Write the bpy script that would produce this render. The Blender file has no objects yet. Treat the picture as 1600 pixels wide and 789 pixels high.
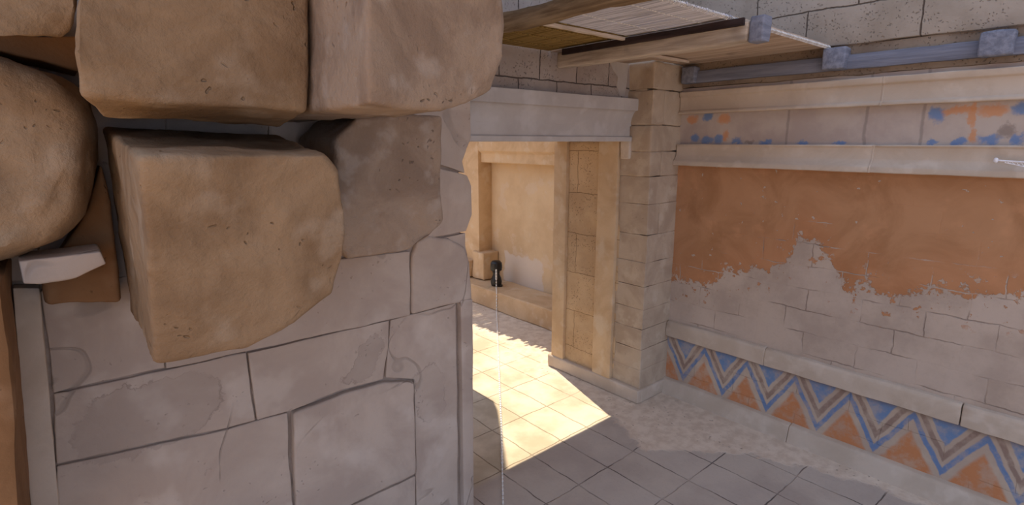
import bpy, bmesh, math, random
from mathutils import Vector, noise

S = bpy.context.scene
COL = S.collection
R = math.radians

# ------------------------------------------------------------------ camera
FPX, CX, CY, H = 838.0, 800.0, 394.5, 2.8
PITCH = math.atan(173.5 / FPX)
YAW = math.atan2(740, math.hypot(FPX, 173.5))
cam = bpy.data.cameras.new('camera'); camo = bpy.data.objects.new('camera', cam); COL.objects.link(camo)
camo.location = (0, 0, H); camo.rotation_euler = (math.pi/2 - PITCH, 0, -YAW)
cam.sensor_fit = 'HORIZONTAL'; cam.sensor_width = 36; cam.lens = FPX / 1600 * 36
cam.clip_start = 0.05; cam.clip_end = 200
S.camera = camo

# ------------------------------------------------------------------ light
SKY_COL, SKY_STR = (0.62, 0.74, 1.0), 1.3
SUN_COL, SUN_STR = (1.0, 0.85, 0.62), 6.2
EXPOSURE = 0.0
w = bpy.data.worlds.new('sky'); S.world = w; w.use_nodes = True
bg = w.node_tree.nodes['Background']; bg.inputs[0].default_value = (*SKY_COL, 1); bg.inputs[1].default_value = SKY_STR
sun = bpy.data.lights.new('sun', 'SUN'); suno = bpy.data.objects.new('sun', sun); COL.objects.link(suno)
sun.energy = SUN_STR; sun.color = SUN_COL; sun.angle = R(0.4)
SUN_EL = 64.4
sdir = Vector((-.32*math.cos(R(SUN_EL)), -.947*math.cos(R(SUN_EL)), -math.sin(R(SUN_EL))))
suno.rotation_euler = sdir.to_track_quat('-Z', 'Y').to_euler(); suno.location = (8, 14, 14)
vs = S.view_settings
vs.view_transform = 'Standard'; vs.look = 'None'; vs.gamma = 1; vs.use_curve_mapping = False; vs.exposure = EXPOSURE

# ------------------------------------------------------------------ helpers: measuring the place
FW = Vector((math.sin(YAW)*math.cos(PITCH), math.cos(YAW)*math.cos(PITCH), -math.sin(PITCH)))
RT = Vector((math.cos(YAW), -math.sin(YAW), 0)); UP = RT.cross(FW)
def ray(x, y): return FW + RT*((x-CX)/FPX) - UP*((y-CY)/FPX)
def at_y(x, y, Y): d = ray(x, y); return Vector((0, 0, H)) + d*(Y/d.y)
def at_x(x, y, X): d = ray(x, y); return Vector((0, 0, H)) + d*(X/d.x)
def at_z(x, y, z): d = ray(x, y); return Vector((0, 0, H)) + d*((z-H)/d.z)

# ------------------------------------------------------------------ helpers: materials
class N:
    def __init__(s, name):
        s.m = bpy.data.materials.new(name); s.m.use_nodes = True
        s.t = s.m.node_tree; s.b = s.t.nodes['Principled BSDF']
        s.b.inputs['Roughness'].default_value = .9
        s.b.inputs['Specular IOR Level'].default_value = .2
        s.co = s.new('ShaderNodeTexCoord').outputs['Object']
        s.sep = s.new('ShaderNodeSeparateXYZ'); s.l(s.co, s.sep.inputs[0])
        s.x, s.y, s.z = s.sep.outputs
    def new(s, k): return s.t.nodes.new(k)
    def l(s, a, b): s.t.links.new(a, b)
    def put(s, v, i):
        if hasattr(v, 'is_output'): s.l(v, i)
        elif v is not None:
            if isinstance(v, (tuple, list)) and len(v) == 3 and len(i.default_value) == 4: v = (*v, 1)
            i.default_value = v
    def noise(s, scale, detail=4, rough=.55, vec=None, dist=0, col=False):
        n = s.new('ShaderNodeTexNoise'); s.l(vec or s.co, n.inputs['Vector'])
        n.inputs['Scale'].default_value = scale; n.inputs['Detail'].default_value = detail
        n.inputs['Roughness'].default_value = rough; n.inputs['Distortion'].default_value = dist
        return n.outputs['Color' if col else 'Fac']
    def voro(s, scale, vec=None, feature='DISTANCE_TO_EDGE', out=0):
        n = s.new('ShaderNodeTexVoronoi'); n.feature = feature; n.inputs['Scale'].default_value = scale
        s.l(vec or s.co, n.inputs['Vector']); return n.outputs[out]
    def math(s, op, a, b=None, c=None, clamp=False):
        n = s.new('ShaderNodeMath'); n.operation = op; n.use_clamp = clamp
        for v, i in zip((a, b, c), n.inputs): s.put(v, i)
        return n.outputs[0]
    def step(s, v, a, b):
        n = s.new('ShaderNodeMapRange'); n.interpolation_type = 'SMOOTHSTEP'
        s.put(v, n.inputs[0]); n.inputs[1].default_value = a; n.inputs[2].default_value = b
        return n.outputs[0]
    def lin(s, v, a, b, c, d):
        n = s.new('ShaderNodeMapRange'); s.put(v, n.inputs[0])
        for k, q in enumerate((a, b, c, d)): n.inputs[k+1].default_value = q
        return n.outputs[0]
    def mix(s, f, a, b, mode='MIX'):
        n = s.new('ShaderNodeMix'); n.data_type = 'RGBA'; n.blend_type = mode
        s.put(f, n.inputs[0]); s.put(a, n.inputs[6]); s.put(b, n.inputs[7]); return n.outputs[2]
    def comb(s, x, y, z=0.0):
        n = s.new('ShaderNodeCombineXYZ')
        for v, i in zip((x, y, z), n.inputs): s.put(v, i)
        return n.outputs[0]
    def vadd(s, a, b, sc=1.0):
        m = s.new('ShaderNodeVectorMath'); m.operation = 'MULTIPLY_ADD'
        s.put(b, m.inputs[0]); m.inputs[1].default_value = (sc,)*3; s.put(a, m.inputs[2]); return m.outputs[0]
    def curve(s, v, pts, vr, outr):
        n = s.new('ShaderNodeFloatCurve'); c = n.mapping.curves[0]
        q = [((a-vr[0])/(vr[1]-vr[0]), (b-outr[0])/(outr[1]-outr[0])) for a, b in pts]
        while len(c.points) < len(q): c.points.new(.5, .5)
        for p, (a, b) in zip(c.points, sorted(q)): p.location = (a, b); p.handle_type = 'VECTOR'
        n.mapping.update()
        s.l(s.lin(v, vr[0], vr[1], 0, 1), n.inputs['Value'])
        return s.lin(n.outputs[0], 0, 1, outr[0], outr[1])
    def brick(s, vec, bw, rh, mortar=.004, offset=.5, smooth=.6):
        n = s.new('ShaderNodeTexBrick'); s.l(vec, n.inputs['Vector'])
        n.offset = offset; n.inputs['Scale'].default_value = 1
        n.inputs['Brick Width'].default_value = bw; n.inputs['Row Height'].default_value = rh
        n.inputs['Mortar Size'].default_value = mortar; n.inputs['Mortar Smooth'].default_value = smooth
        n.inputs['Color1'].default_value = (.0, .0, .0, 1); n.inputs['Color2'].default_value = (1, 1, 1, 1)
        n.inputs['Mortar'].default_value = (.5, .5, .5, 1)
        return n.outputs['Fac'], n.outputs['Color']
    def done(s, col, bump=None, dist=.01, strength=1.0, rough=None):
        s.put(col, s.b.inputs['Base Color'])
        if rough is not None: s.put(rough, s.b.inputs['Roughness'])
        if bump is not None:
            n = s.new('ShaderNodeBump'); n.inputs['Distance'].default_value = dist
            n.inputs['Strength'].default_value = strength
            s.l(bump, n.inputs['Height']); s.l(n.outputs[0], s.b.inputs['Normal'])
        return s.m

def lin(r, g, b):
    f = lambda c: (c/255/12.92) if c <= 10 else ((c/255+.055)/1.055)**2.4
    return (f(r), f(g), f(b))

def stone_mat(name, a, b, pale, scale=2.0, pits=True, bump=.012, rough=.9, veins=0.0, patches=()):
    n = N(name)
    big = n.noise(scale, 5, .6, dist=.6)
    col = n.mix(n.step(big, .38, .64), a, b)
    pat = n.noise(scale*2.3, 3, .5, vec=n.vadd(n.co, (3.1, 7.7, 1.3)))
    col = n.mix(n.math('MULTIPLY', n.step(pat, .54, .70), .55), col, pale)
    fine = n.noise(38, 5, .7)
    col = n.mix(n.math('MULTIPLY', n.step(fine, .5, .9), .35), col, tuple(c*.72 for c in a))
    hgt = n.math('ADD', n.math('MULTIPLY', n.noise(7, 6, .6), 1.0), n.math('MULTIPLY', fine, .25))
    if veins:
        q = n.noise(1.1, 2.2, .5, vec=n.vadd(n.co, (4.4, 1.1, 6.3)), dist=.5)
        edge = n.math('SUBTRACT', 1, n.step(n.math('ABSOLUTE', n.math('SUBTRACT', q, .52)), .001, .007))
        edge = n.math('MULTIPLY', edge, n.step(n.noise(2.6, 2, vec=n.vadd(n.co, (1, 6, 2))), .42, .55))
        col = n.mix(n.math('MULTIPLY', n.step(q, .515, .53), .22), col, tuple(c*.78 for c in a))
        col = n.mix(n.math('MULTIPLY', edge, veins), col, tuple(c*.5 for c in a))
        hgt = n.math('SUBTRACT', hgt, n.math('MULTIPLY', edge, .8))
    for cx_, cz_, rx, rz, rot, dk in patches:
        xq = n.math('ADD', n.x, n.math('MULTIPLY', n.math('SUBTRACT', n.noise(6, 5, .68), .5), .24)); zq = n.math('ADD', n.z, n.math('MULTIPLY', n.math('SUBTRACT', n.noise(6, 5, .68, vec=n.vadd(n.co, (2, 5, 9))), .5), .24))
        dx = n.math('SUBTRACT', xq, cx_); dz = n.math('SUBTRACT', zq, cz_); ca, sa = math.cos(rot), math.sin(rot)
        u = n.math('DIVIDE', n.math('ADD', n.math('MULTIPLY', dx, ca), n.math('MULTIPLY', dz, sa)), rx)
        v = n.math('DIVIDE', n.math('SUBTRACT', n.math('MULTIPLY', dz, ca), n.math('MULTIPLY', dx, sa)), rz)
        q = n.math('POWER', n.math('ADD', n.math('POWER', n.math('ABSOLUTE', u), 3), n.math('POWER', n.math('ABSOLUTE', v), 3)), .333)
        ins = n.math('SUBTRACT', 1, n.step(q, .97, 1.03)); rim = n.math('SUBTRACT', 1, n.step(n.math('ABSOLUTE', n.math('SUBTRACT', q, 1)), .0, .05))
        rim = n.math('MULTIPLY', rim, n.step(n.noise(3.5, 3, vec=n.vadd(n.co, (7, 7, 7))), .42, .60))
        col = n.mix(n.math('MULTIPLY', ins, dk), col, tuple(c*.74 for c in b))
        col = n.mix(n.math('MULTIPLY', rim, .45), col, tuple(c*.5 for c in b))
        hgt = n.math('SUBTRACT', hgt, n.math('MULTIPLY', ins, .25))
    if pits:
        v = n.voro(17, vec=n.vadd(n.co, n.noise(9, 2, col=True), .25), feature='F1')
        gate = n.step(n.noise(3.2, 2, vec=n.vadd(n.co, (9, 2, 5))), .50, .62)
        p = n.math('MULTIPLY', n.math('SUBTRACT', 1, n.step(v, .06, .17)), gate)
        col = n.mix(n.math('MULTIPLY', p, .45), col, tuple(c*.5 for c in a))
        hgt = n.math('SUBTRACT', hgt, n.math('MULTIPLY', p, .5))
    return n.done(col, hgt, bump, .8, rough)

M = {}
M['rock'] = stone_mat('rough_warm_lit_sandstone', lin(154, 130, 104), lin(130, 106, 82), lin(168, 150, 130), 2.2, bump=.028)  # warm bounce light partly put into this sandstone's colour
M['off_bounce_rock'] = stone_mat('off_bounce_grey_sandstone', lin(160, 140, 122), lin(138, 118, 102), lin(174, 160, 148), 3.4, bump=.03)  # greyer copy for blocks that the warm bounce light misses
M['front'] = stone_mat('pale_dressed_stone', lin(190, 174, 161), lin(172, 155, 143), lin(204, 191, 180), 1.5, bump=.008, veins=.45,
    patches=[(.24, 1.50, .30, .17, .05, .30), (1.35, 1.48, .15, .07, .75, .38), (1.80, 1.10, .12, .22, .1, .14)])
M['pale'] = stone_mat('pale_trim_stone', lin(200, 184, 168), lin(188, 171, 154), lin(212, 198, 184), 2.4, pits=False, bump=.005)
M['lintel'] = stone_mat('pale_lilac_stone', lin(196, 189, 184), lin(184, 176, 171), lin(206, 200, 197), 2.0, pits=False, bump=.004)
M['sand'] = stone_mat('sandy_stone', lin(208, 180, 146), lin(192, 162, 128), lin(214, 196, 172), 2.0, pits=False, bump=.007)
M['pillar'] = stone_mat('weathered_pillar_stone', lin(190, 171, 150), lin(172, 152, 132), lin(202, 187, 168), 2.4, bump=.008)
M['joint'] = stone_mat('dark_mortar', lin(168, 152, 140), lin(150, 134, 122), lin(178, 162, 150), 5, pits=False)
M['shade'] = stone_mat('brown_shade_stone', lin(146, 110, 78), lin(128, 94, 64), lin(160, 126, 96), 2.0, bump=.01)  # brown of the left return; also shade put into colour for hollows

def wood_mat(name, a, b, axis=1, k=1.0):
    n = N(name)
    sc = [26, 26, 26]; sc[axis] = 1.6
    m = n.new('ShaderNodeMapping'); n.l(n.co, m.inputs['Vector']); m.inputs['Scale'].default_value = [q*k for q in sc]
    g = n.noise(1.0, 6, .65, vec=m.outputs[0], dist=.4)
    knots = n.step(n.noise(3.3, 2), .62, .75)
    col = n.mix(n.step(g, .32, .7), a, b)
    col = n.mix(n.math('MULTIPLY', knots, .5), col, tuple(c*.6 for c in a))
    return n.done(col, g, .006, .8, .85)
M['bluewood'] = wood_mat('grey_blue_timber', lin(108, 112, 128), lin(134, 138, 154), 1)
M['bluewood_x'] = wood_mat('grey_blue_joist_timber', lin(112, 116, 132), lin(142, 146, 162), 0)
M['log'] = wood_mat('weathered_log', lin(164, 150, 136), lin(210, 196, 180), 1)
M['darklog'] = wood_mat('brown_log', lin(104, 84, 62), lin(150, 128, 100), 1)
M['shade_dark'] = wood_mat('shade_dark_strip', lin(44, 34, 34), lin(70, 56, 54), 1)  # near-black brown for the shade strip beside the log
M['plank'] = wood_mat('sun_bleached_boards', lin(168, 146, 128), lin(204, 184, 166), 1, .6)
M['stick'] = wood_mat('pale_batten', lin(190, 174, 158), lin(224, 210, 198), 0)
def reed_mat(name, a, b):
    n = N(name)
    m = n.new('ShaderNodeMapping'); n.l(n.co, m.inputs['Vector']); m.inputs['Scale'].default_value = (75, 1.4, 1)
    g = n.noise(1.0, 3, .6, vec=m.outputs[0])
    return n.done(n.mix(n.step(g, .35, .65), a, b), g, .003, .5, .8)
M['reed'] = reed_mat('bleached_reed', lin(170, 172, 186), lin(230, 231, 244))
M['olive'] = reed_mat('olive_straw', lin(120, 96, 50), lin(166, 138, 84))
M['thread'] = reed_mat('pale_binding_thread', lin(200, 196, 192), lin(230, 226, 222))
def plain(name, c, rough=.5, metal=0.0, spec=.4):
    n = N(name); n.b.inputs['Metallic'].default_value = metal; n.b.inputs['Specular IOR Level'].default_value = spec
    g = n.noise(30, 3)
    return n.done(n.mix(n.step(g, .3, .7), c, tuple(q*.8 for q in c)), g, .0008, .3, rough)
M['black'] = plain('black_enamel', (.012, .012, .014), .35)
M['steel'] = plain('dull_steel', (.42, .43, .48), .35, .6)
M['white'] = plain('white_flight_line', (.93, .92, .90), .5)
M['whitemetal'] = plain('white_painted_metal', (.86, .85, .9), .4)

# ---- painted wall on the right (object coordinates are metres: y along the wall, z up)
def painted_wall():
    n = N('painted_plaster_wall')
    wob = n.noise(5, 4, .6, col=True)
    P = n.vadd(n.co, wob, .05)
    sp = n.new('ShaderNodeSeparateXYZ'); n.l(P, sp.inputs[0])
    yw, zw = n.math('SUBTRACT', sp.outputs[1], .025), n.math('SUBTRACT', sp.outputs[2], .025)
    ns = n.noise(2.6, 5, .6)
    fine = n.noise(30, 5, .7)
    stone = n.mix(n.step(ns, .36, .66), lin(194, 176, 161), lin(174, 156, 142))
    stone = n.mix(n.math('MULTIPLY', n.step(fine, .5, .85), .3), stone, lin(140, 124, 114))
    # exposed courses
    bf, bc = n.brick(n.comb(n.math('ADD', yw, .20), n.math('SUBTRACT', zw, .055)), .435, .205, .006, .42)
    tone = n.new('ShaderNodeSeparateColor'); n.l(bc, tone.inputs[0])
    stone = n.mix(n.math('MULTIPLY', tone.outputs[0], .22), stone, lin(196, 182, 174))
    crack_gate = n.step(n.noise(2.3, 3, vec=n.vadd(n.co, (4, 4, 4))), .46, .62)
    crack = n.math('MULTIPLY', bf, n.math('ADD', n.math('MULTIPLY', crack_gate, .75), .04))
    stone = n.mix(n.math('MULTIPLY', crack, .75), stone, lin(118, 102, 94))
    # orange paint with a ragged lower edge
    bd = [(0, 1.72), (.39, 1.72), (.56, 1.70), (.74, 1.69), (.94, 1.68), (1.05, 1.60), (1.13, 1.53), (1.25, 1.55), (1.35, 1.64), (1.50, 1.57),
          (1.58, 1.66), (1.66, 1.82), (1.72, 1.92), (1.93, 1.94), (1.97, 1.76), (2.10, 1.70), (2.16, 1.60), (2.25, 1.62), (2.4, 1.53), (2.55, 1.50), (2.63, 1.46), (2.68, 1.34), (2.9, 1.31), (3.2, 1.30)]
    zb = n.curve(n.y, bd, (0, 3.4), (1.0, 2.2))
    jag = n.math('MULTIPLY', n.math('SUBTRACT', n.noise(8, 7, .74), .5), .46)
    jag2 = n.math('MULTIPLY', n.math('SUBTRACT', n.noise(2.7, 2), .5), .12)
    dz = n.math('SUBTRACT', n.math('ADD', n.math('ADD', n.z, jag), jag2), zb)
    paint = n.step(dz, -.008, .010)
    # chips flake off along the joints near the edge, odd chips higher up
    chipj = n.math('MULTIPLY', n.math('MULTIPLY', bf, n.step(n.noise(3.1, 3), .44, .56)), n.math('SUBTRACT', 1, n.step(dz, .12, .34)))
    chip = n.math('MULTIPLY', n.step(n.noise(13, 4, .6, vec=n.vadd(n.co, (2, 5, 8))), .60, .62), n.math('SUBTRACT', 1, n.step(dz, .02, .22)))
    chip2 = n.step(n.noise(15, 3, .5, vec=n.vadd(n.co, (7, 1, 3))), .70, .715)
    bits = n.math('MULTIPLY', n.step(n.noise(11, 5, .65, vec=n.vadd(n.co, (1, 8, 2))), .605, .625), n.step(dz, -.34, -.12))
    paint = n.math('MULTIPLY', paint, n.math('SUBTRACT', 1, n.math('MAXIMUM', n.math('MAXIMUM', chipj, chip), chip2)))
    paint = n.math('MAXIMUM', paint, bits)
    paint = n.math('MULTIPLY', paint, n.math('MULTIPLY', n.step(n.z, .9, 1.0), n.math('LESS_THAN', n.z, 2.62)))
    o1 = n.mix(n.step(n.noise(2.0, 5, .62, dist=.8), .35, .68), lin(186, 140, 104), lin(166, 121, 86))
    o1 = n.mix(n.math('MULTIPLY', n.step(n.noise(4.1, 4, .6, vec=n.vadd(n.co, (5, 5, 1))), .56, .72), .5), o1, lin(202, 150, 112))
    edge = n.math('MULTIPLY', n.math('SUBTRACT', 1, n.step(dz, .0, .5)), .25)
    o1 = n.mix(edge, o1, lin(192, 122, 80))
    col = n.mix(paint, stone, o1)
    # zigzag band
    t = n.math('PINGPONG', n.math('ADD', n.math('DIVIDE', n.math('SUBTRACT', yw, .205), .4608), 2.0), .5)
    zc = n.math('MULTIPLY_ADD', t, .80, .195)
    d = n.math('SUBTRACT', zw, zc)
    def band(a, b, f=.012): return n.math('MULTIPLY', n.step(d, a-f, a+f), n.math('SUBTRACT', 1, n.step(d, b-f, b+f)))
    wear = n.math('ADD', .42, n.math('MULTIPLY', n.step(n.noise(8, 6, .7), .36, .58), .50))
    zz = n.mix(n.step(ns, .4, .6), lin(196, 178, 160), lin(184, 164, 148))
    zz = n.mix(n.math('MULTIPLY', band(-.02, .055), wear), zz, lin(100, 130, 174))
    zz = n.mix(n.math('MULTIPLY', band(.11, .185), n.math('MULTIPLY', wear, .85)), zz, lin(136, 112, 102))
    zz = n.mix(n.math('MULTIPLY', n.step(d, .235, .26), wear), zz, lin(102, 136, 180))
    zz = n.mix(n.math('MULTIPLY', n.math('SUBTRACT', 1, n.step(d, -.15, -.09)), wear), zz, lin(196, 128, 82))
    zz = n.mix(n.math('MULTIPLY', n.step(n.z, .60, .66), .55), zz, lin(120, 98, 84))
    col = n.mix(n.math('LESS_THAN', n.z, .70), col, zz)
    # frieze: faded remains of blue and orange paint
    fr = n.mix(n.step(ns, .38, .64), lin(190, 176, 166), lin(176, 160, 152))
    BL, OR, GR = lin(92, 130, 180), lin(204, 142, 96), lin(140, 126, 118)
    spots = [(1465, 178, .05, .06, BL), (1500, 172, .10, .03, OR), (1520, 180, .022, .10, OR), (1553, 172, .08, .05, OR), (1519, 213, .025, .045, OR),
             (1546, 217, .06, .035, BL), (1588, 218, .03, .045, BL), (1598, 168, .05, .05, BL), (1572, 205, .05, .05, GR), (1455, 222, .035, .022, BL), (1497, 221, .045, .025, BL),
             (1081, 186, .07, .04, OR), (1106, 183, .045, .045, BL), (1131, 186, .06, .045, OR), (1134, 212, .035, .06, OR), (1086, 216, .05, .05, BL), (1105, 219, .06, .04, BL), (1122, 218, .05, .05, BL),
             (1150, 221, .05, .03, BL), (1170, 222, .04, .025, GR), (1195, 223, .05, .02, BL), (1255, 223, .05, .018, BL), (1312, 224, .04, .018, BL)]
    yq = n.math('ADD', yw, n.math('MULTIPLY', n.math('SUBTRACT', n.noise(16, 5, .7), .5), .11)); zq = n.math('ADD', zw, n.math('MULTIPLY', n.math('SUBTRACT', n.noise(15, 5, .7, vec=n.vadd(n.co, (3, 9, 4))), .5), .12))
    for px, py, ry, rz, c in spots:
        p = at_x(px, py, 5.1)
        a = n.math('DIVIDE', n.math('SUBTRACT', yq, p.y), ry); b = n.math('DIVIDE', n.math('SUBTRACT', zq, p.z), rz)
        q = n.math('ADD', n.math('MULTIPLY', a, a), n.math('MULTIPLY', b, b))
        fr = n.mix(n.math('MULTIPLY', n.math('SUBTRACT', 1, n.step(q, .2, 1.7)), .80), fr, c)
    for yj in (2.121, 1.505, 1.13):
        k = n.math('SUBTRACT', 1, n.step(n.math('ABSOLUTE', n.math('SUBTRACT', yw, yj)), .004, .016))
        fr = n.mix(n.math('MULTIPLY', k, .5), fr, lin(126, 116, 110))
    col = n.mix(n.math('GREATER_THAN', n.z, 2.62), col, fr)
    hgt = n.math('ADD', n.math('ADD', n.math('MULTIPLY', n.noise(6, 6, .6), .6), n.math('MULTIPLY', fine, .15)), n.math('MULTIPLY', paint, .35))
    hgt = n.math('SUBTRACT', hgt, n.math('MULTIPLY', n.math('MULTIPLY', crack, n.math('LESS_THAN', n.z, 2.6)), n.math('SUBTRACT', .9, n.math('MULTIPLY', paint, .75))))
    return n.done(col, hgt, .009, .8)
M['painted'] = painted_wall()

def block_mat(name, ax, bw, rh, uo, vo, a, b, jc, mortar=.007):
    n = N(name)
    wob = n.noise(4, 4, .6, col=True); P = n.vadd(n.co, wob, .05)
    sp = n.new('ShaderNodeSeparateXYZ'); n.l(P, sp.inputs[0])
    u = n.math('ADD', sp.outputs[ax], uo); v = n.math('ADD', sp.outputs[2], vo)
    bf, bc = n.brick(n.comb(u, v), bw, rh, mortar, .45)
    tone = n.new('ShaderNodeSeparateColor'); n.l(bc, tone.inputs[0])
    col = n.mix(n.step(n.noise(2.4, 5, .6), .36, .66), a, b)
    col = n.mix(n.math('MULTIPLY', tone.outputs[0], .25), col, tuple(min(1, c*1.25) for c in a))
    vp = n.voro(42, vec=n.vadd(n.co, n.noise(14, 2, col=True), .08), feature='F1')
    pit = n.math('MULTIPLY', n.math('SUBTRACT', 1, n.step(vp, .12, .32)), n.step(n.noise(5, 3), .40, .54))
    col = n.mix(n.math('MULTIPLY', pit, .65), col, tuple(c*.42 for c in a))
    col = n.mix(bf, col, jc)
    hgt = n.math('SUBTRACT', n.noise(8, 6, .6), n.math('ADD', bf, n.math('MULTIPLY', pit, .5)))
    return n.done(col, hgt, .012, .8)
M['jamb'] = block_mat('jamb_stone', 1, .9, .47, .2, .10, lin(200, 171, 136), lin(182, 152, 118), lin(130, 104, 76), .003)
M['upper'] = block_mat('pitted_grey_blocks', 1, .81, .33, .38, .07, lin(172, 162, 152), lin(152, 142, 131), lin(96, 86, 78))
M['backwall'] = block_mat('pitted_wall_blocks', 0, .46, .34, .1, .05, lin(176, 164, 156), lin(158, 144, 136), lin(92, 82, 78))
M['rough'] = block_mat('crumbling_mortar', 1, 9, 9, 0, 4, lin(150, 134, 118), lin(124, 108, 94), lin(90, 78, 70))

def floor_mat():
    n = N('stone_tile_floor')
    wob = n.noise(3, 4, .6, col=True); P = n.vadd(n.co, wob, .05)
    sp = n.new('ShaderNodeSeparateXYZ'); n.l(P, sp.inputs[0])
    u = n.math('SUBTRACT', sp.outputs[1], .375+.025-40*.57); v = n.math('SUBTRACT', sp.outputs[0], .40+.025-40*.375)
    bf, bc = n.brick(n.comb(u, v), .57, .375, .0065, .0)
    tone = n.new('ShaderNodeSeparateColor'); n.l(bc, tone.inputs[0])
    big = n.noise(1.7, 5, .6)
    tile = n.mix(n.step(big, .36, .66), lin(194, 182, 170), lin(176, 163, 153))
    tile = n.mix(n.math('MULTIPLY', tone.outputs[0], .30), tile, lin(196, 186, 178))
    fine = n.noise(40, 5, .7)
    tile = n.mix(n.math('MULTIPLY', n.step(fine, .5, .85), .25), tile, lin(116, 106, 104))
    gate = n.step(n.noise(2.6, 3), .40, .60)
    tile = n.mix(n.math('MULTIPLY', bf, .85), tile, n.mix(gate, lin(84, 76, 74), lin(176, 164, 154)))
    # blown sand along the wall, round the pillar and out in the open court
    pts = [(0, 4.92), (.7, 4.86), (1.2, 4.80), (1.45, 4.72), (1.7, 4.60), (1.95, 4.50), (2.1, 4.34), (2.3, 4.16), (2.5, 3.96), (2.62, 3.86), (2.8, 3.95), (3.0, 4.05), (3.2, 4.10), (3.5, 4.22), (4.4, 4.40), (5, 4.6)]
    c = n.curve(n.y, pts, (0, 5), (3.5, 5.2))
    jag = n.math('MULTIPLY', n.math('SUBTRACT', n.noise(4.5, 6, .66), .5), .42)
    e = n.math('SUBTRACT', n.math('ADD', n.x, jag), c)
    m1 = n.step(e, -.02, .05)
    m2 = n.math('MULTIPLY', n.step(n.noise(1.5, 5, .6, vec=n.vadd(n.co, (8, 3, 1))), .53, .60), n.step(n.y, 3.3, 4.4))
    m3 = n.math('SUBTRACT', 1, n.step(n.x, -.9, -.5))
    sand = n.mix(n.step(n.noise(9, 5, .6), .36, .66), lin(224, 209, 192), lin(206, 188, 170))
    vv = n.voro(15, vec=n.vadd(n.co, n.noise(8, 2, col=True), .2), feature='F1')
    sp_ = n.math('MULTIPLY', n.math('SUBTRACT', 1, n.step(vv, .08, .2)), n.step(n.noise(2.5, 3, vec=n.vadd(n.co, (3, 3, 3))), .46, .56))
    sand = n.mix(m3, sand, lin(206, 166, 116))
    sand = n.mix(n.math('MULTIPLY', sp_, .6), sand, lin(124, 110, 100))
    court_lit = n.mix(n.step(big, .36, .66), lin(224, 212, 192), lin(192, 178, 156))
    court_lit = n.mix(n.math('MULTIPLY', bf, .75), court_lit, lin(140, 124, 104))
    tile = n.mix(n.step(n.math('ADD', n.y, n.math('MULTIPLY', jag, .15)), 3.14, 3.24), tile, court_lit)  # lighter dusty tiles start at the sun edge, sunlight put into the colour
    mm = n.math('MAXIMUM', n.math('MAXIMUM', m1, m2), m3)
    col = n.mix(mm, tile, sand)
    hgt = n.math('ADD', n.math('MULTIPLY', n.noise(10, 5, .6), .5), n.math('MULTIPLY', mm, .5))
    hgt = n.math('SUBTRACT', hgt, n.math('MULTIPLY', bf, n.math('SUBTRACT', .8, n.math('MULTIPLY', mm, .8))))
    hgt = n.math('SUBTRACT', hgt, n.math('MULTIPLY', n.math('MULTIPLY', sp_, mm), .6))
    return n.done(col, hgt, .010, .8, .85)
M['floor'] = floor_mat()

def far_wall_mat():
    n = N('warm_court_plaster')
    col = n.mix(n.step(n.noise(1.4, 5, .6), .36, .66), lin(212, 186, 152), lin(198, 170, 136))
    col = n.mix(n.math('MULTIPLY', n.step(n.noise(3.1, 4, .6), .54, .64), .5), col, lin(212, 192, 170))
    # bare pale plaster low on the recessed panel
    jag = n.math('MULTIPLY', n.math('SUBTRACT', n.noise(6, 4), .5), .35)
    a = n.math('SUBTRACT', 1, n.step(n.math('ADD', n.math('ABSOLUTE', n.math('SUBTRACT', n.y, 6.75)), jag), .48, .53))
    b = n.math('SUBTRACT', 1, n.step(n.math('ADD', n.z, jag), .80, .85))
    col = n.mix(n.math('MULTIPLY', n.math('MULTIPLY', a, b), .8), col, lin(214, 200, 188))
    return n.done(col, n.noise(6, 6, .6), .01, .8)
M['far'] = far_wall_mat()

# ------------------------------------------------------------------ helpers: meshes
def link(name, bm, mat, parent=None, smooth=True, angle=35):
    me = bpy.data.meshes.new(name); bm.normal_update(); bm.to_mesh(me); bm.free()
    me.materials.append(M[mat] if isinstance(mat, str) else mat)
    o = bpy.data.objects.new(name, me); COL.objects.link(o)
    if smooth:
        me.polygons.foreach_set('use_smooth', [True]*len(me.polygons)); me.set_sharp_from_angle(angle=R(angle))
    if parent: o.parent = parent
    return o
def tag(o, label, cat, group=None):
    o['label'] = label; o['category'] = cat
    if group: o['group'] = group
    return o
def struct(o): o['kind'] = 'structure'; return o
def empty(name, loc=(0, 0, 0)):
    o = bpy.data.objects.new(name, None); COL.objects.link(o); o.location = loc; o.empty_display_size = .1
    return o
def adopt(root, *kids):
    for k in kids:
        k.parent = root; k.matrix_parent_inverse.identity()
        off = Vector(root.location)
        k.data.transform(__import__('mathutils').Matrix.Translation(-off))
def merge(bm, b2):
    me = bpy.data.meshes.new('tmp'); b2.to_mesh(me); b2.free(); bm.from_mesh(me); bpy.data.meshes.remove(me)
def jitter(bm, amp, sc, seed=0.0, keep=None):
    off = Vector((seed*7.3, seed*3.1, seed*5.7))
    bm.normal_update()
    mv = []
    for v in bm.verts:
        if keep and keep(v.co): continue
        n1 = noise.fractal(v.co*sc + off, 1.0, 2.0, 4)
        mv.append((v, v.normal*n1*amp))
    for v, d in mv: v.co += d
def subdivide_long(bm, L):
    for _ in range(7):
        es = [e for e in bm.edges if e.calc_length() > L]
        if not es: break
        bmesh.ops.subdivide_edges(bm, edges=es, cuts=1, use_grid_fill=True)
        bmesh.ops.triangulate(bm, faces=[f for f in bm.faces if len(f.verts) > 4])
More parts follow.
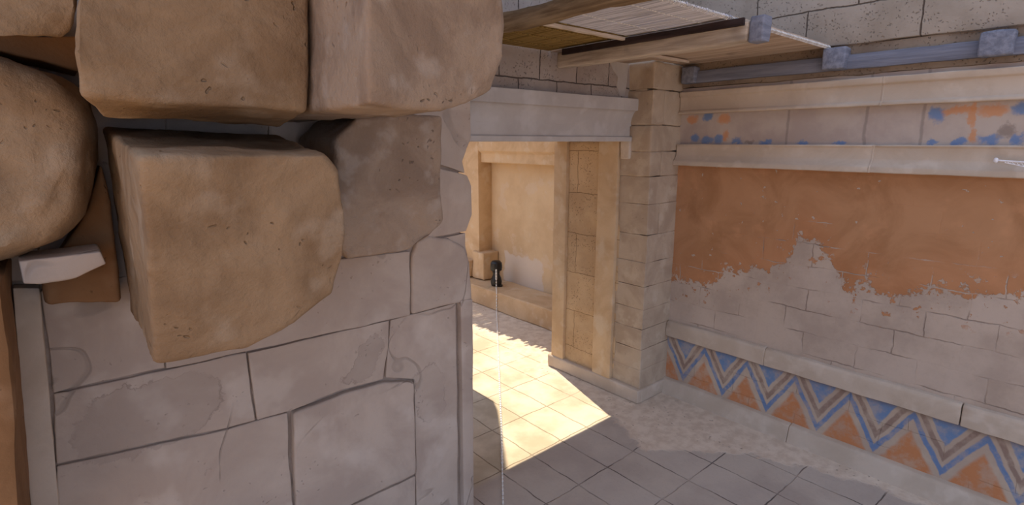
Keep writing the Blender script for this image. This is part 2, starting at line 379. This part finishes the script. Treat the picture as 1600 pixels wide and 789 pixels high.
def hull_from(front, back, bevel=.03, seg=3, L=None, amp=0, sc=4, seed=0, keep=None):
    """solid between two matching polygons (lists of Vectors)"""
    bm = bmesh.new()
    a = [bm.verts.new(p) for p in front]; b = [bm.verts.new(p) for p in back]
    n = len(a)
    bm.faces.new(a); bm.faces.new(list(reversed(b)))
    for i in range(n): bm.faces.new((a[i], b[i], b[(i+1) % n], a[(i+1) % n]))
    bmesh.ops.recalc_face_normals(bm, faces=bm.faces[:])
    if bevel: bmesh.ops.bevel(bm, geom=bm.edges[:], offset=bevel, segments=seg, profile=.55, affect='EDGES', clamp_overlap=True)
    if L:
        bmesh.ops.triangulate(bm, faces=[f for f in bm.faces if len(f.verts) > 4])
        subdivide_long(bm, L)
    if amp: jitter(bm, amp, sc, seed, keep)
    return bm
def box(x0, x1, y0, y1, z0, z1, bevel=.01, seg=2, L=None, amp=0, sc=4, seed=0, keep=None):
    f = [Vector((x0, y0, z0)), Vector((x1, y0, z0)), Vector((x1, y0, z1)), Vector((x0, y0, z1))]
    b = [Vector((p.x, y1, p.z)) for p in f]
    return hull_from(f, b, bevel, seg, L, amp, sc, seed, keep)
def extrude_y(prof, y0, y1, bevel=0.004, L=None, amp=0, sc=4, seed=0):
    return hull_from([Vector((x, y0, z)) for x, z in prof], [Vector((x, y1, z)) for x, z in prof], bevel, 1, L, amp, sc, seed)
def extrude_x(prof, x0, x1, bevel=0.004, L=None, amp=0, sc=4, seed=0):
    return hull_from([Vector((x0, y, z)) for y, z in prof], [Vector((x1, y, z)) for y, z in prof], bevel, 1, L, amp, sc, seed)
def tube(pts, r, sides=8, rj=0, seed=0):
    bm = bmesh.new(); rnd = random.Random(seed); rings = []
    pts = [Vector(p) for p in pts]
    for i, p in enumerate(pts):
        t = (pts[min(i+1, len(pts)-1)] - pts[max(i-1, 0)]).normalized()
        u = t.cross(Vector((0, 0, 1)) if abs(t.z) < .9 else Vector((1, 0, 0))).normalized(); v = t.cross(u)
        rr = r*(1 + rj*(rnd.random()-.5))
        rings.append([bm.verts.new(p + (u*math.cos(2*math.pi*k/sides) + v*math.sin(2*math.pi*k/sides))*rr) for k in range(sides)])
    for a, b in zip(rings, rings[1:]):
        for k in range(sides): bm.faces.new((a[k], a[(k+1) % sides], b[(k+1) % sides], b[k]))
    bm.faces.new(list(reversed(rings[0]))); bm.faces.new(rings[-1])
    bmesh.ops.recalc_face_normals(bm, faces=bm.faces[:])
    return bm
def lathe(prof, c, sides=20):
    bm = bmesh.new(); rings = []
    for r, z in prof:
        rings.append([bm.verts.new((c[0]+r*math.cos(2*math.pi*k/sides), c[1]+r*math.sin(2*math.pi*k/sides), c[2]+z)) for k in range(sides)])
    for a, b in zip(rings, rings[1:]):
        for k in range(sides): bm.faces.new((a[k], a[(k+1) % sides], b[(k+1) % sides], b[k]))
    bm.faces.new(list(reversed(rings[0]))); bm.faces.new(rings[-1])
    return bm

# ================================================================== SETTING
WALL_TOP = 8.5
# floor
bm = bmesh.new()
bmesh.ops.create_grid(bm, x_segments=40, y_segments=40, size=22)
struct(link('floor', bm, 'floor', smooth=False))

# right wall: painted lower part, pitted blocks above
bm = box(5.1, 6.0, -4, 3.3, -.05, 3.33, 0)
struct(link('wall_right', bm, 'painted', smooth=False))
bm = box(5.085, 6.0, -4, 3.46, 3.33, 3.57, .012, 2, .12, .012, 7, 3)
bm2 = box(5.06, 6.0, -4, 3.46, 3.565, WALL_TOP, .02, 2, .35, .012, 3, 4)
struct(link('wall_right_upper', bm2, 'upper'))
struct(link('trim_1', bm, 'rough'))
# doorway wall: blocks above the lintel and the thick mass to the right of the opening
bm = box(1.9, 4.62, 3.5, 4.47, 3.2, WALL_TOP, .01, 1, .3, .01, 4, 5)
struct(link('wall_back', bm, 'backwall'))
bm = box(4.62, 6.4, 3.3, 4.45, -.05, WALL_TOP, .01)
struct(link('wall_back_right', bm, 'pillar'))

# unseen slab added over the near side to darken the projecting blocks
bm = box(-.15, 2.15, -3.5, 2.96, 4.5, 4.8, .02)
struct(link('added_ceiling', bm, 'front'))
# left pier wall (faces us): backing mass + individually cut stones on its face
YW = 2.95
def Wp(x, y, Y=YW): return at_y(x, y, Y)
bm = box(-.45, 2.10, YW+.02, 4.47, -.05, 4.8, .01)
merge(bm, box(-7, -.45, YW+.02, 4.47, -.05, 3.3, .01))
wl = struct(link('wall_left', bm, 'joint', smooth=False))

def stone(poly, proud=0.0, gap=.15, bev=.007, amp=.006, seed=0, depth=.12, rnd=0):
    """one stone of the wall face: pixel outline on the wall plane -> real stone"""
    cxp = sum(p[0] for p in poly)/len(poly); cyp = sum(p[1] for p in poly)/len(poly)
    pts = []
    for x, y in poly:
        dx, dy = x-cxp, y-cyp; L = math.hypot(dx, dy)
        k = max(0, (L-gap)/L)
        pts.append(Wp(cxp+dx*k, cyp+dy*k))
    f = [Vector((p.x, YW-proud, p.z)) for p in pts]; b = [Vector((p.x, YW+depth, p.z)) for p in pts]
    return hull_from(f, b, bev, 3, .055, amp, 6, seed)
face = bmesh.new()
stones = [
  # course above the first joint
  ([(64, 455), (258, 420), (258, 575), (105, 609), (84, 614)], .0),
  ([(258, 420), (400, 420), (640, 392), (640, 492), (385, 549), (258, 576)], .010),
  # rounded stones at the edge of the pier
  ([(641, 400), (650, 378), (668, 368), (700, 372), (724, 386), (733, 410), (735, 440), (735, 468), (700, 476), (641, 491)], .02, 0.4, .02),
  ([(600, 366), (664, 374), (727, 361), (736, 335), (736, 290), (729, 274), (690, 264), (600, 244)], .010),
  ([(600, 240), (690, 259), (725, 270), (721, 252), (729, 232), (735, 215), (735, 150), (600, 150)], .008),
  ([(664, 378), (727, 364), (727, 384), (731, 400), (700, 372)], .0),
  # second course
  ([(84, 616), (105, 612), (385, 551), (389, 585), (399, 657), (345, 671), (176, 707), (88, 726)], .0),
  ([(387, 551), (530, 518), (608, 500), (606, 545), (598, 592), (535, 609), (455, 641), (401, 656)], .008),
  ([(610, 500), (712, 473), (716, 790), (722, 850), (652, 850), (650, 738), (647, 592), (602, 590)], .004),
  # third course
  ([(88, 729), (176, 710), (345, 674), (449, 645), (452, 720), (459, 792), (463, 850), (92, 850)], .0),
  ([(455, 643), (535, 612), (600, 595), (645, 594), (649, 738), (551, 785), (480, 830), (464, 850), (458, 760)], .026, 1.2, .014),
  ([(551, 790), (649, 744), (650, 850), (480, 850)], .0),
]
for i, (poly, pr, *more) in enumerate(stones):
    merge(face, stone(poly, pr, *more, seed=i+1))
# trim strip closing the pier edge
strip = hull_from([Vector((p.x, YW-.03, p.z)) for p in (Wp(716, 468), Wp(734.5, 466), Wp(737.5, 850), Wp(722.5, 850))],
                  [Vector((p.x, YW+.3, p.z)) for p in (Wp(716, 468), Wp(734.5, 466), Wp(737.5, 850), Wp(722.5, 850))], .006, 2, .1, .003, 5, 2)
struct(link('trim_2', strip, 'front'))
# upper face of the wall behind the projecting blocks
for k, (px0, px1, py0, py1) in enumerate([(-160, 130, -260, 60), (130, 330, -260, 150), (330, 560, -260, 180), (560, 735, -300, 150),
                                          (-160, 60, 60, 440), (60, 260, 150, 440), (260, 420, 180, 420), (420, 600, 180, 396)]):
    merge(face, stone([(px0, py0), (px1, py0), (px1, py1), (px0, py1)], -.01, seed=30+k))
struct(link('wall_left_face', face, 'front'))

# left return: brown pier standing forward at the far left
f = [Wp(-60, 400), Wp(16, 398), Wp(48, 789), Wp(53, 860), Wp(-60, 860)]
bm = hull_from([Vector((p.x, 2.35, p.z)) for p in f], [Vector((p.x, YW+.1, p.z)) for p in f], .02, 2, .1, .012, 4, 8)
struct(link('trim_3', bm, 'shade'))
# pale upright strip in the corner
f = [Wp(20, 446), Wp(62, 446), Wp(93, 789), Wp(99, 860), Wp(54, 860), Wp(48, 789)]
bm = hull_from([Vector((p.x, YW-.05, p.z)) for p in f], [Vector((p.x, YW+.1, p.z)) for p in f], .008, 2, .1, .004, 5, 9)
struct(link('trim_4', bm, 'pale'))

# courtyard: recessed panel wall, pilaster, top band, base
bm = box(6.1, 6.9, 4.4, 12, -.05, 5.5, 0)
struct(link('wall_court', bm, 'far', smooth=False))
bm = box(5.80, 6.12, 7.62, 8.6, .3, 5.4, .015, 2, .15, .008, 4, 2)
struct(link('trim_5', bm, 'sand'))
bm = extrude_y([(6.12, 2.44), (5.86, 2.44), (5.86, 2.60), (5.80, 2.64), (5.80, 2.95), (6.12, 2.95)], 4.5, 7.62, .01)
struct(link('trim_6', bm, 'sand'))
bm = box(-6, 16, 11.6, 12.2, -.05, 4.0, 0)
struct(link('wall_court_end', bm, 'far', smooth=False))
# unseen broken wall added behind the pier, outline shaped to shade the threshold's left
prof = [(1.2, 0), (3.70, 0), (3.72, 2.9), (3.83, 3.45), (3.99, 3.75), (4.04, 4.1), (4.01, 4.5), (3.90, 5.2), (3.80, 5.8), (3.70, 6.4), (3.62, 6.8), (3.4, 7.4), (1.2, 7.6)]
bm = hull_from([Vector((x, 6.1, z)) for x, z in prof], [Vector((x, 6.5, z)) for x, z in prof], .02, 2)
struct(link('court_shade_wall', bm, 'sand'))

# right wall trims, each in two lengths with an open joint
def trim(name, prof, joints, mat, amp=.004, fill=0):
    ys = [-4] + joints + [3.2]
    bm = bmesh.new()
    for a, b in zip(ys, ys[1:]):
        merge(bm, extrude_y(prof, a+.0015, b-.0015, .006, .12, amp, 5, a))
    for j in joints[:fill]: merge(bm, extrude_y([(x-.003 if x < 5.1 else x, z) for x, z in prof], j-.007, j+.007, .002))
    return struct(link(name, bm, mat))
trim('trim_7', [(5.12, 3.075), (5.03, 3.075), (5.03, 3.10), (5.055, 3.112), (5.055, 3.235), (5.035, 3.245), (5.035, 3.295), (5.12, 3.295)], [1.404], 'pale', fill=1)
trim('trim_8', [(5.12, 2.555), (4.985, 2.555), (4.985, 2.60), (5.01, 2.622), (5.035, 2.66), (5.04, 2.752), (5.028, 2.758), (5.028, 2.772), (5.12, 2.772)], [1.411], 'pale', fill=1)
trim('trim_9', [(5.12, .665), (5.045, .665), (5.045, .815), (5.06, .842), (5.12, .845)], [.6, 2.1], 'pale', .008)
trim('baseboard_right', [(5.12, -.02), (4.985, -.02), (5.03, .135), (5.05, .158), (5.12, .165)], [.2, 1.8], 'pale', .007)

# ================================================================== DOORWAY
# pillar: shaft of coursed stones, base kerb and two jamb pilasters
pil = tag(empty('stone_pillar', (4.85, 3.5, 0)), 'tall weathered stone pillar at the right side of the doorway, beside the painted wall', 'pillar')
sh = bmesh.new(); rnd = random.Random(4)
zs = [.0, .37, .60, .83, 1.05, 1.30, 1.56, 1.85, 2.17, 2.45, 2.70, 2.96, 3.30, 3.56]
for k, (a, b) in enumerate(zip(zs, zs[1:])):
    up = k > 8
    j = rnd.uniform(-.004, .004) + (-.012 if up else 0)
    sp_ = rnd.choice([None, .35, .62]) if k % 2 else None
    x0 = 4.60+j
    for (xa, xb) in ([(x0, 5.16)] if sp_ is None else [(x0, x0+.55*sp_-.0008), (x0+.55*sp_+.0008, 5.16)]):
        merge(sh, box(xa, xb, 3.2+rnd.uniform(-.004, .004), 3.59, a+.0006, b-.0006, .018 if up else .007, 3, .06, .014 if up else .006, 4, xa))
shaft = link('shaft', sh, 'pillar')
core = link('jamb_panel', box(4.60, 4.9, 3.55, 4.45, 0, 2.80, .006, 2, .08, .012, 5, 2), 'jamb')
p1 = link('jamb_pilaster', box(4.555, 4.63, 3.575, 3.84, .1, 2.81, .008, 2, .1, .003, 5, 3), 'sand')
p2 = link('jamb_pilaster', box(4.555, 4.63, 4.31, 4.51, .1, 2.81, .008, 2, .1, .003, 5, 4), 'sand')
kb = bmesh.new()
merge(kb, box(4.54, 4.75, 3.17, 4.56, 0, .155, .02, 3, .08, .006, 5, 5))
merge(kb, box(4.6, 5.1, 3.165, 3.4, 0, .152, .02, 3, .08, .006, 5, 6))
kerb = link('base_kerb', kb, 'pale')
blk = link('corner_fragment', box(4.56, 4.62, 3.44, 3.56, 2.62, 2.81, .015, 3, .04, .008, 8, 7), 'pale')
adopt(pil, shaft, core, p1, p2, kerb, blk)

# lintel with cavetto cornice
lin_ = tag(empty('stone_lintel', (3.3, 3.9, 2.81)), 'long pale stone lintel with flared cornice spanning the top of the doorway', 'lintel')
prof = [(4.47, 2.80), (3.43, 2.80), (3.425, 2.845), (3.455, 2.85), (3.455, 2.93)]
for k in range(9):
    a = k/8*math.pi/2; prof.append((3.455-.075*(1-math.cos(a)), 2.95+.15*math.sin(a)))
prof += [(3.375, 3.10), (3.375, 3.215), (4.47, 3.215)]
beam = link('beam', extrude_x(prof[:5]+[(3.455, 3.0), (4.47, 3.0)], 2.0, 4.58, .004, .12, .003, 5, 1), 'lintel')
corn = link('cornice', extrude_x([(4.47, 2.99)] + [p for p in prof[5:]], 2.0, 4.60, .004, .12, .003, 5, 2), 'lintel')
adopt(lin_, beam, corn)

# unseen straw awning added above the lintel's sightline; its ragged edge shades the ledge
aw = tag(empty('unseen_awning', (5.75, 7.2, 3.6)), 'ragged straw awning out of view, added to shade the courtyard stone ledge', 'awning')
bm = bmesh.new(); rd = random.Random(8); y = 5.2
while y < 10.5:
    e = 5.44 - (y-6.46)*.078 + rd.choice([0, 0, 0, .03, -.04, -.09, .06])*rd.random()*1.6 + .06*noise.noise(Vector((y*2.3, 0, 0))) + .05*noise.noise(Vector((y*7, 3, 0)))
    r_ = rd.uniform(.010, .018)
    merge(bm, tube([(e, y, 3.6), (6.09, y+rd.uniform(-.02, .02), 3.62)], r_, 5)); y += r_*1.75
a = link('straw', bm, 'olive')
b = link('pole', tube([(5.8, 5.1, 3.57), (5.8, 10.6, 3.57)], .03, 8), 'darklog')
adopt(aw, a, b)
# pale plaster left on the wall above the lintel
f = [at_y(x, y, 3.49) for x, y in ((954, 96), (982, 96), (980, 128), (976, 151), (969, 150), (964, 134), (966, 120), (958, 108))]
bm = hull_from(f, [p + Vector((0, .02, 0)) for p in f], .003, 1, .05, .003, 9, 3)
struct(link('trim_10', bm, 'lintel'))
# bench ledge of the courtyard wall
bm = extrude_y([(6.085, 0), (5.46, 0), (5.46, .33), (6.09, .33)], 4.6, 11.0, .02, .2, .01, 4, 2)
tag(link('stone_bench', bm, 'sand'), 'low sandy stone ledge running along the foot of the far courtyard wall', 'ledge')
for (n_, x0, x1, y0, y1, z0, z1, lab) in [
    ('stone_block', 5.74, 6.09, 7.42, 7.75, .346, .84, 'taller small stone block under the far pilaster, on the courtyard ledge'),
    ('stone_block', 5.66, 6.0, 7.78, 8.32, .346, .66, 'low wide stone block at the far left end of the courtyard ledge')]:
    tag(link(n_, box(x0, x1, y0, y1, z0, z1, .02, 3, .08, .012, 5, x0), 'sand'), lab, 'block')

# ================================================================== PROJECTING ROCKS on the left pier
def loft(rings, bevel, L, amp, sc, seed):
    bm = bmesh.new(); V = [[bm.verts.new(p) for p in r] for r in rings]; n = len(V[0])
    bm.faces.new(V[0]); bm.faces.new(list(reversed(V[-1])))
    for A, B in zip(V, V[1:]):
        for i in range(n): bm.faces.new((A[i], B[i], B[(i+1) % n], A[(i+1) % n]))
    bmesh.ops.recalc_face_normals(bm, faces=bm.faces[:])
    back = set(v for v in V[-1]); es = [e for e in bm.edges if not (e.verts[0] in back and e.verts[1] in back)]
    bmesh.ops.bevel(bm, geom=es, offset=bevel, segments=3, profile=.5, affect='EDGES', clamp_overlap=True)
    bmesh.ops.triangulate(bm, faces=[f for f in bm.faces if len(f.verts) > 4])
    subdivide_long(bm, L); jitter(bm, amp, sc, seed); jitter(bm, amp*.45, sc*3.1, seed+20)
    ym = max(p.y for p in rings[-1])
    for v in bm.verts: v.co.y = min(v.co.y, ym)
    return bm
def rock(name, front, label, mat='rock', bevel=.03, amp=.016, seed=1, back=None, mid=None, by=None):
    """front (and mid, back): pixel x, pixel y and distance Y of each corner; without back the front is carried straight to the wall"""
    f = [at_y(x, y, Y) for x, y, Y in front]; rings = [f]
    if mid: rings.append([at_y(x, y, Y) for x, y, Y in mid])
    if back: rings.append([at_y(x, y, Y) for x, y, Y in back])
    else: rings.append([Vector((p.x, by or Bk, p.z)) for p in rings[-1]])
    return tag(link(name, loft(rings, bevel, .045, amp, 3.4, seed), mat, angle=50), label, 'rock')
Bk = YW-.020
# centre block
rock('stone_block', [(216, 243, 1.72), (510, 240, 1.80), (530, 268, 1.84), (541, 330, 1.86), (538, 400, 1.90), (520, 460, 1.97), (460, 505, 2.0), (388, 546, 2.02), (241, 570, 2.02), (232, 420, 1.86)],
     'large central projecting stone block with a lit orange left side, just below the top row', seed=2, bevel=.02, amp=.013,
     back=[(160, 198, Bk), (430, 212, Bk), (440, 235, Bk), (442, 300, Bk), (440, 350, Bk), (430, 390, Bk), (380, 430, Bk), (330, 455, Bk), (205, 474, Bk), (186, 360, Bk)])
# top middle block
rock('stone_block', [(122, -60, 1.9), (481, -60, 1.9), (482, 80, 1.9), (481, 173, 1.92), (300, 164, 1.92), (128, 150, 1.92), (120, 80, 1.9)],
     'huge brown stone block at the top of the frame, directly above the central block', seed=3, bevel=.016, amp=.012,
     mid=[(150, -40, 2.12), (440, -30, 2.12), (440, 80, 2.12), (440, 197, 2.14), (300, 190, 2.14), (158, 183, 2.14), (156, 80, 2.12)],
     back=[(170, -40, Bk), (345, -30, Bk), (345, 80, Bk), (345, 184, Bk), (300, 182, Bk), (172, 176, Bk), (170, 80, Bk)])
# top right block
rock('stone_block', [(572, -80, 1.50), (770, -80, 1.55), (788, -10, 1.58), (793, 40, 1.60), (782, 90, 1.6), (768, 140, 1.62), (735, 162, 1.6), (690, 176, 1.58), (575, 166, 1.5)],
     'grey pitted stone block at the top right of the stack, nearest the doorway', mat='off_bounce_rock', seed=4, bevel=.018, amp=.013)
# right block, second row
rock('stone_block', [(524, 215, 2.45), (560, 184, 2.42), (640, 178, 2.42), (692, 180, 2.45), (692, 345, 2.45), (672, 370, 2.42), (640, 394, 2.42), (545, 404, 2.42), (524, 380, 2.45)],
     'grey stone block under the top right block, right edge chipped, beside the doorway', mat='off_bounce_rock', seed=5, bevel=.02, amp=.012)
# left boulder
rock('boulder', [(-120, 52, 2.45), (0, 96, 2.42), (100, 136, 2.42), (128, 180, 2.42), (132, 260, 2.42), (112, 320, 2.42), (70, 368, 2.45), (20, 392, 2.48), (-120, 430, 2.45)],
     'big rounded brown boulder at the left edge of the frame, above the pale capstone', seed=6, bevel=.05, amp=.018,
     mid=[(-120, 46, 2.62), (0, 92, 2.62), (122, 136, 2.62), (148, 180, 2.62), (154, 270, 2.62), (138, 345, 2.62), (95, 380, 2.62), (30, 398, 2.62), (-120, 440, 2.62)])
# brown stone filling the shadowed hollow between boulder and wall, shade in its colour
rock('stone_block', [(64, 422, 2.78), (95, 390, 2.78), (135, 330, 2.78), (158, 255, 2.78), (172, 300, 2.78), (190, 474, 2.78), (72, 476, 2.78)],
     'stone in shade brown filling the dark hollow between the left boulder and the central block', mat='shade', seed=7, bevel=.02, amp=.01)
# top left block
rock('stone_block', [(-120, -60, 2.0), (112, -60, 2.0), (116, 10, 2.0), (110, 45, 2.03), (98, 62, 2.05), (0, 56, 2.01), (-120, 50, 2.0)],
     'rounded stone block cut off by the top left corner of the frame', seed=8, bevel=.045, amp=.016,
     mid=[(-120, -60, 2.3), (112, -60, 2.3), (116, -20, 2.3), (112, 0, 2.3), (98, 8, 2.3), (0, 4, 2.3), (-120, 0, 2.3)])
# slab filling the shadowed gap between top left block and boulder, coloured as shade
rock('gap_shade_slab', [(-120, 46, 2.64), (-10, 60, 2.64), (124, 62, 2.64), (124, 108, 2.66), (60, 92, 2.65), (-10, 62, 2.64), (-120, 50, 2.64)][0:1] + [(124, 58, 2.64), (124, 110, 2.66), (60, 94, 2.65), (-120, 54, 2.64)],
     'thin slab in shade brown filling the dark gap between the top left block and the left boulder', mat='shade', seed=9, bevel=.012, amp=.008)
# capstone over the pale strip
rock('capstone', [(28, 408, 2.52), (158, 392, 2.52), (168, 413, 2.52), (120, 435, 2.52), (60, 445, 2.52), (36, 444, 2.52)],
     'small pale capstone on top of the upright strip at the far left', mat='front', seed=10, bevel=.008, amp=.005, by=2.71)

# ================================================================== CANOPY
ZM = 3.56
# pale reed mat (near half), each reed a thin tube
def reeds(x0, x1, y0, y1, z, r, seed):
    bm = bmesh.new(); rd = random.Random(seed); x = x0
    while x < x1:
        rr = r*rd.uniform(.75, 1.2)
        merge_t = tube([(x+rr, y0+rd.uniform(-.02, .012), z+rr), (x+rr+rd.uniform(-.004, .004), (y0+y1)/2, z+rr+rd.uniform(-.004, .003)), (x+rr, y1, z+rr)], rr, 5)
        merge(bm, merge_t); x += 2*rr
    return bm
def threads(x0, x1, ys, z):
    bm = bmesh.new()
    for y in ys: merge(bm, tube([(x0, y, z-.002), ((x0+x1)/2, y+.004, z-.003), (x1, y, z-.002)], .0035, 5))
    return bm
mat1 = tag(empty('reed_mat', (3.0, 2.2, ZM)), 'pale bleached reed mat forming the near part of the canopy', 'mat', 'canopy coverings')
a = link('reeds', reeds(2.36, 3.42, 1.83, 2.62, ZM, .006, 1), 'reed'); b = link('binding', threads(2.36, 3.42, [2.02, 2.36], ZM), 'thread')
bm = bmesh.new(); rd = random.Random(3); x = 2.36
while x < 5.05:
    merge(bm, tube([(x, 1.825, ZM+.012), (x+.003, 1.812, ZM-.004), (x, 1.83, ZM-.014)], .0035, 4)); x += rd.uniform(.016, .024)
c = link('edge_stitching', bm, 'thread'); 
adopt(mat1, a, b, c)
mat2 = tag(empty('reed_mat', (3.0, 3.0, ZM)), 'olive brown straw mat deeper under the canopy, against the doorway wall', 'mat', 'canopy coverings')
a = link('reeds', reeds(2.36, 3.43, 2.645, 3.49, ZM+.004, .007, 5), 'olive'); b = link('binding', threads(2.36, 3.42, [2.8, 3.05, 3.3], ZM+.003), 'olive')
adopt(mat2, a, b)
# boards between the log and the painted wall
bd = tag(empty('board_panel', (4.3, 2.6, ZM)), 'sun bleached boards of the canopy between the log beam and the painted wall', 'boards')
ks = []
for k in range(6):
    x0 = 3.46+k*.273
    ks.append(link('board', box(x0, x0+.268, 1.83, 3.2 if x0 > 4.3 else 3.49, ZM, ZM+.025, .003, 1), 'plank'))
adopt(bd, *ks)
def log(name, x, y0, y1, z, r, mat, label, seed, sq=False):
    pts = [(x + .006*math.sin(k*1.3+seed), y0+(y1-y0)*k/10, z+.005*math.cos(k*1.7+seed)) for k in range(11)]
    bm = tube(pts, r, 12, .06, seed); subdivide_long(bm, .08); jitter(bm, .006, 9, seed)
    return tag(link(name, bm, mat), label, 'beam')
bm = box(3.385, 3.50, 1.70, 3.34, 3.405, 3.53, .02, 3, .07, .006, 6, 1)
tag(link('log_beam', bm, 'log'), 'squared weathered log beam with a cut end, crossing under the canopy above the doorway', 'beam')
log('log_beam', 2.29, 1.55, 3.49, 3.52, .06, 'darklog', 'brown log beam along the left edge of the canopy beside the top right block', 2)
def bar(name, p, q, wd, h, mat, label, cat='batten'):
    p, q = Vector(p), Vector(q); t = (q-p).normalized(); u = Vector((-t.y, t.x, 0)).normalized()*wd/2; v = Vector((0, 0, h/2))
    f = [p-u-v, p+u-v, p+u+v, p-u+v]; b = [x + (q-p) for x in f]
    return tag(link(name, hull_from(f, b, .003, 1, .15, .003, 8, 1), mat), label, cat)
bar('batten', (2.36, 2.63, ZM-.021), (3.44, 2.63, ZM-.021), .03, .022, 'stick', 'pale batten along the seam between the pale reed mat and the olive mat')
bar('batten', (2.37, 1.78, ZM-.034), (2.37, 2.60, ZM-.034), .03, .022, 'stick', 'pale batten along the left side of the pale reed mat')
bar('batten', (3.95, 2.95, ZM-.021), (4.75, 2.95, ZM-.021), .035, .022, 'stick', 'pale batten under the boards near the top of the pillar')
def joist(x0, x1, yc, wd, z0, z1, label, seed):
    bm = box(x0, x1, yc-wd/2, yc+wd/2, z0, z1, .014, 3, .05, .008, 7, seed)
    return tag(link('joist_stub', bm, 'bluewood_x'), label, 'joist')
joist(4.99, 5.3, 3.09, .15, 3.37, 3.53, 'square grey blue joist end at the pillar, farthest along the painted wall', 1)
joist(4.96, 5.3, 1.76, .17, 3.375, 3.545, 'square grey blue joist end at the corner of the canopy, midway along the wall beam', 2)
joist(4.97, 5.3, .76, .18, 3.37, 3.53, 'square grey blue joist end near the right edge of the frame', 3)
tag(link('shade_strip', box(3.36, 3.384, 1.72, 3.26, 3.498, 3.545, .004, 2, .12, .003, 6, 6), 'shade_dark'), 'dark strip along the side of the squared log, standing for the shade under the reed mat', 'plank')  # shade between log and mat, put in as a dark strip
joist(3.385, 3.50, 1.65, .09, 3.395, 3.55, 'short grey blue timber block on the near end of the log beam', 4)
bm = box(5.035, 5.3, -3.8, 3.18, 3.372, 3.485, .008, 2, .15, .006, 6, 5)
tag(link('wall_beam', bm, 'bluewood'), 'long grey blue timber beam set into the wall above the painted frieze', 'beam')

# ================================================================== SMALL THINGS
# dark canister on the courtyard ledge and its dotted flight line, added as a cord
pc = at_z(775.5, 446, .335)
cn = tag(empty('canister', pc), 'small black canister with a pinched waist standing on the far courtyard ledge', 'canister')
body = link('body', lathe([(.06, 0), (.09, .01), (.10, .08), (.085, .14), (.062, .19), (.058, .22), (.07, .26)], pc), 'black')
cap = link('cap', lathe([(.07, .26), (.098, .28), (.105, .34), (.098, .41), (.07, .44), (.03, .45)], pc), 'black')
dv = Vector((-pc.x, -pc.y, 0)).normalized()
sd = Vector((-dv.y, dv.x, 0))
q0 = pc + dv*.075 + Vector((0, 0, .20)) - sd*-.0
lev = link('lever', tube([q0+Vector((0, 0, .13)), q0+dv*.03+Vector((0, 0, .06)), q0+dv*.02-Vector((0, 0, .06))], .018, 8), 'steel')
foot = link('foot', lathe([(.05, -.0), (.055, .02), (.04, .03)], pc - sd*-.06 + dv*.05), 'black')
adopt(cn, body, cap, lev, foot)
# dashes of the flight line, laid like a cord: over the ledge, down its face, along the floor towards us
bm = bmesh.new()
path = [pc + dv*.17 + Vector((0, 0, .33)), pc + dv*.17 + Vector((0, 0, .01))]
edge = at_x(776.5, 455, 5.455)
path += [Vector((5.45, edge.y*1.0, .34)), Vector((5.445, edge.y, .01))]
for px, py in ((777.5, 520), (779, 560), (781, 610), (783, 660), (784.5, 720), (786, 789), (787, 830)): path.append(at_z(px, py, .012))
L = 0; step = .05
for a, b in zip(path, path[1:]):
    d = (b-a).length; n_ = max(1, int(d/step))
    for k in range(n_):
        p = a.lerp(b, k/n_); q = a.lerp(b, (k+.62)/n_)
        merge(bm, tube([p, q], .011 if p.y > 3.3 else .007, 6))
merge(bm, tube(path, .002, 5))
tag(link('flight_line', bm, 'white'), 'dotted white flight line of the black canister, laid as a beaded cord across the floor towards us', 'cord')
# white lattice bracket on the wall moulding, cut by the right edge of the frame
xb = 4.95
p0, p1 = at_x(1556, 250.5, xb), at_x(1640, 256, xb)
br = tag(empty('lattice_bracket', p0), 'thin white metal rod with a wire lattice, on the wall moulding at the right edge', 'bracket')
rod = link('rod', tube([p0, p0.lerp(p1, .5), p1], .006, 8), 'whitemetal')
kn = link('finial', lathe([(.004, -.018), (.012, -.012), (.014, 0), (.012, .012), (.004, .018)], p0), 'whitemetal')
bm = bmesh.new(); n_ = 9
low = [at_x(1570+7.5*k, 254+1.6*k+ (0 if k < 4 else .6*(k-4)), xb) for k in range(n_+1)]
merge(bm, tube(low, .0035, 6))
for k in range(n_):
    t = p0.lerp(p1, (14+7.5*(k+.5))/84); merge(bm, tube([low[k], t, low[k+1]], .0025, 5))
lat = link('lattice', bm, 'whitemetal')
pin = link('wall_pin', tube([p1, p1+Vector((.13, 0, 0))], .006, 6), 'whitemetal')
adopt(br, rod, kn, lat, pin)
for o in bpy.data.objects:
    k = o.name.split('.')[0]
    if 'label' not in o: continue
    if k == 'joist_stub': o['group'] = 'grey blue timber joist ends'
    if k == 'batten': o['group'] = 'pale battens under the canopy'
    if o.get('category') == 'rock' and k == 'stone_block': o['group'] = 'projecting stone blocks on the left wall'
    if o.get('category') == 'block': o['group'] = 'small stone blocks on the courtyard ledge'
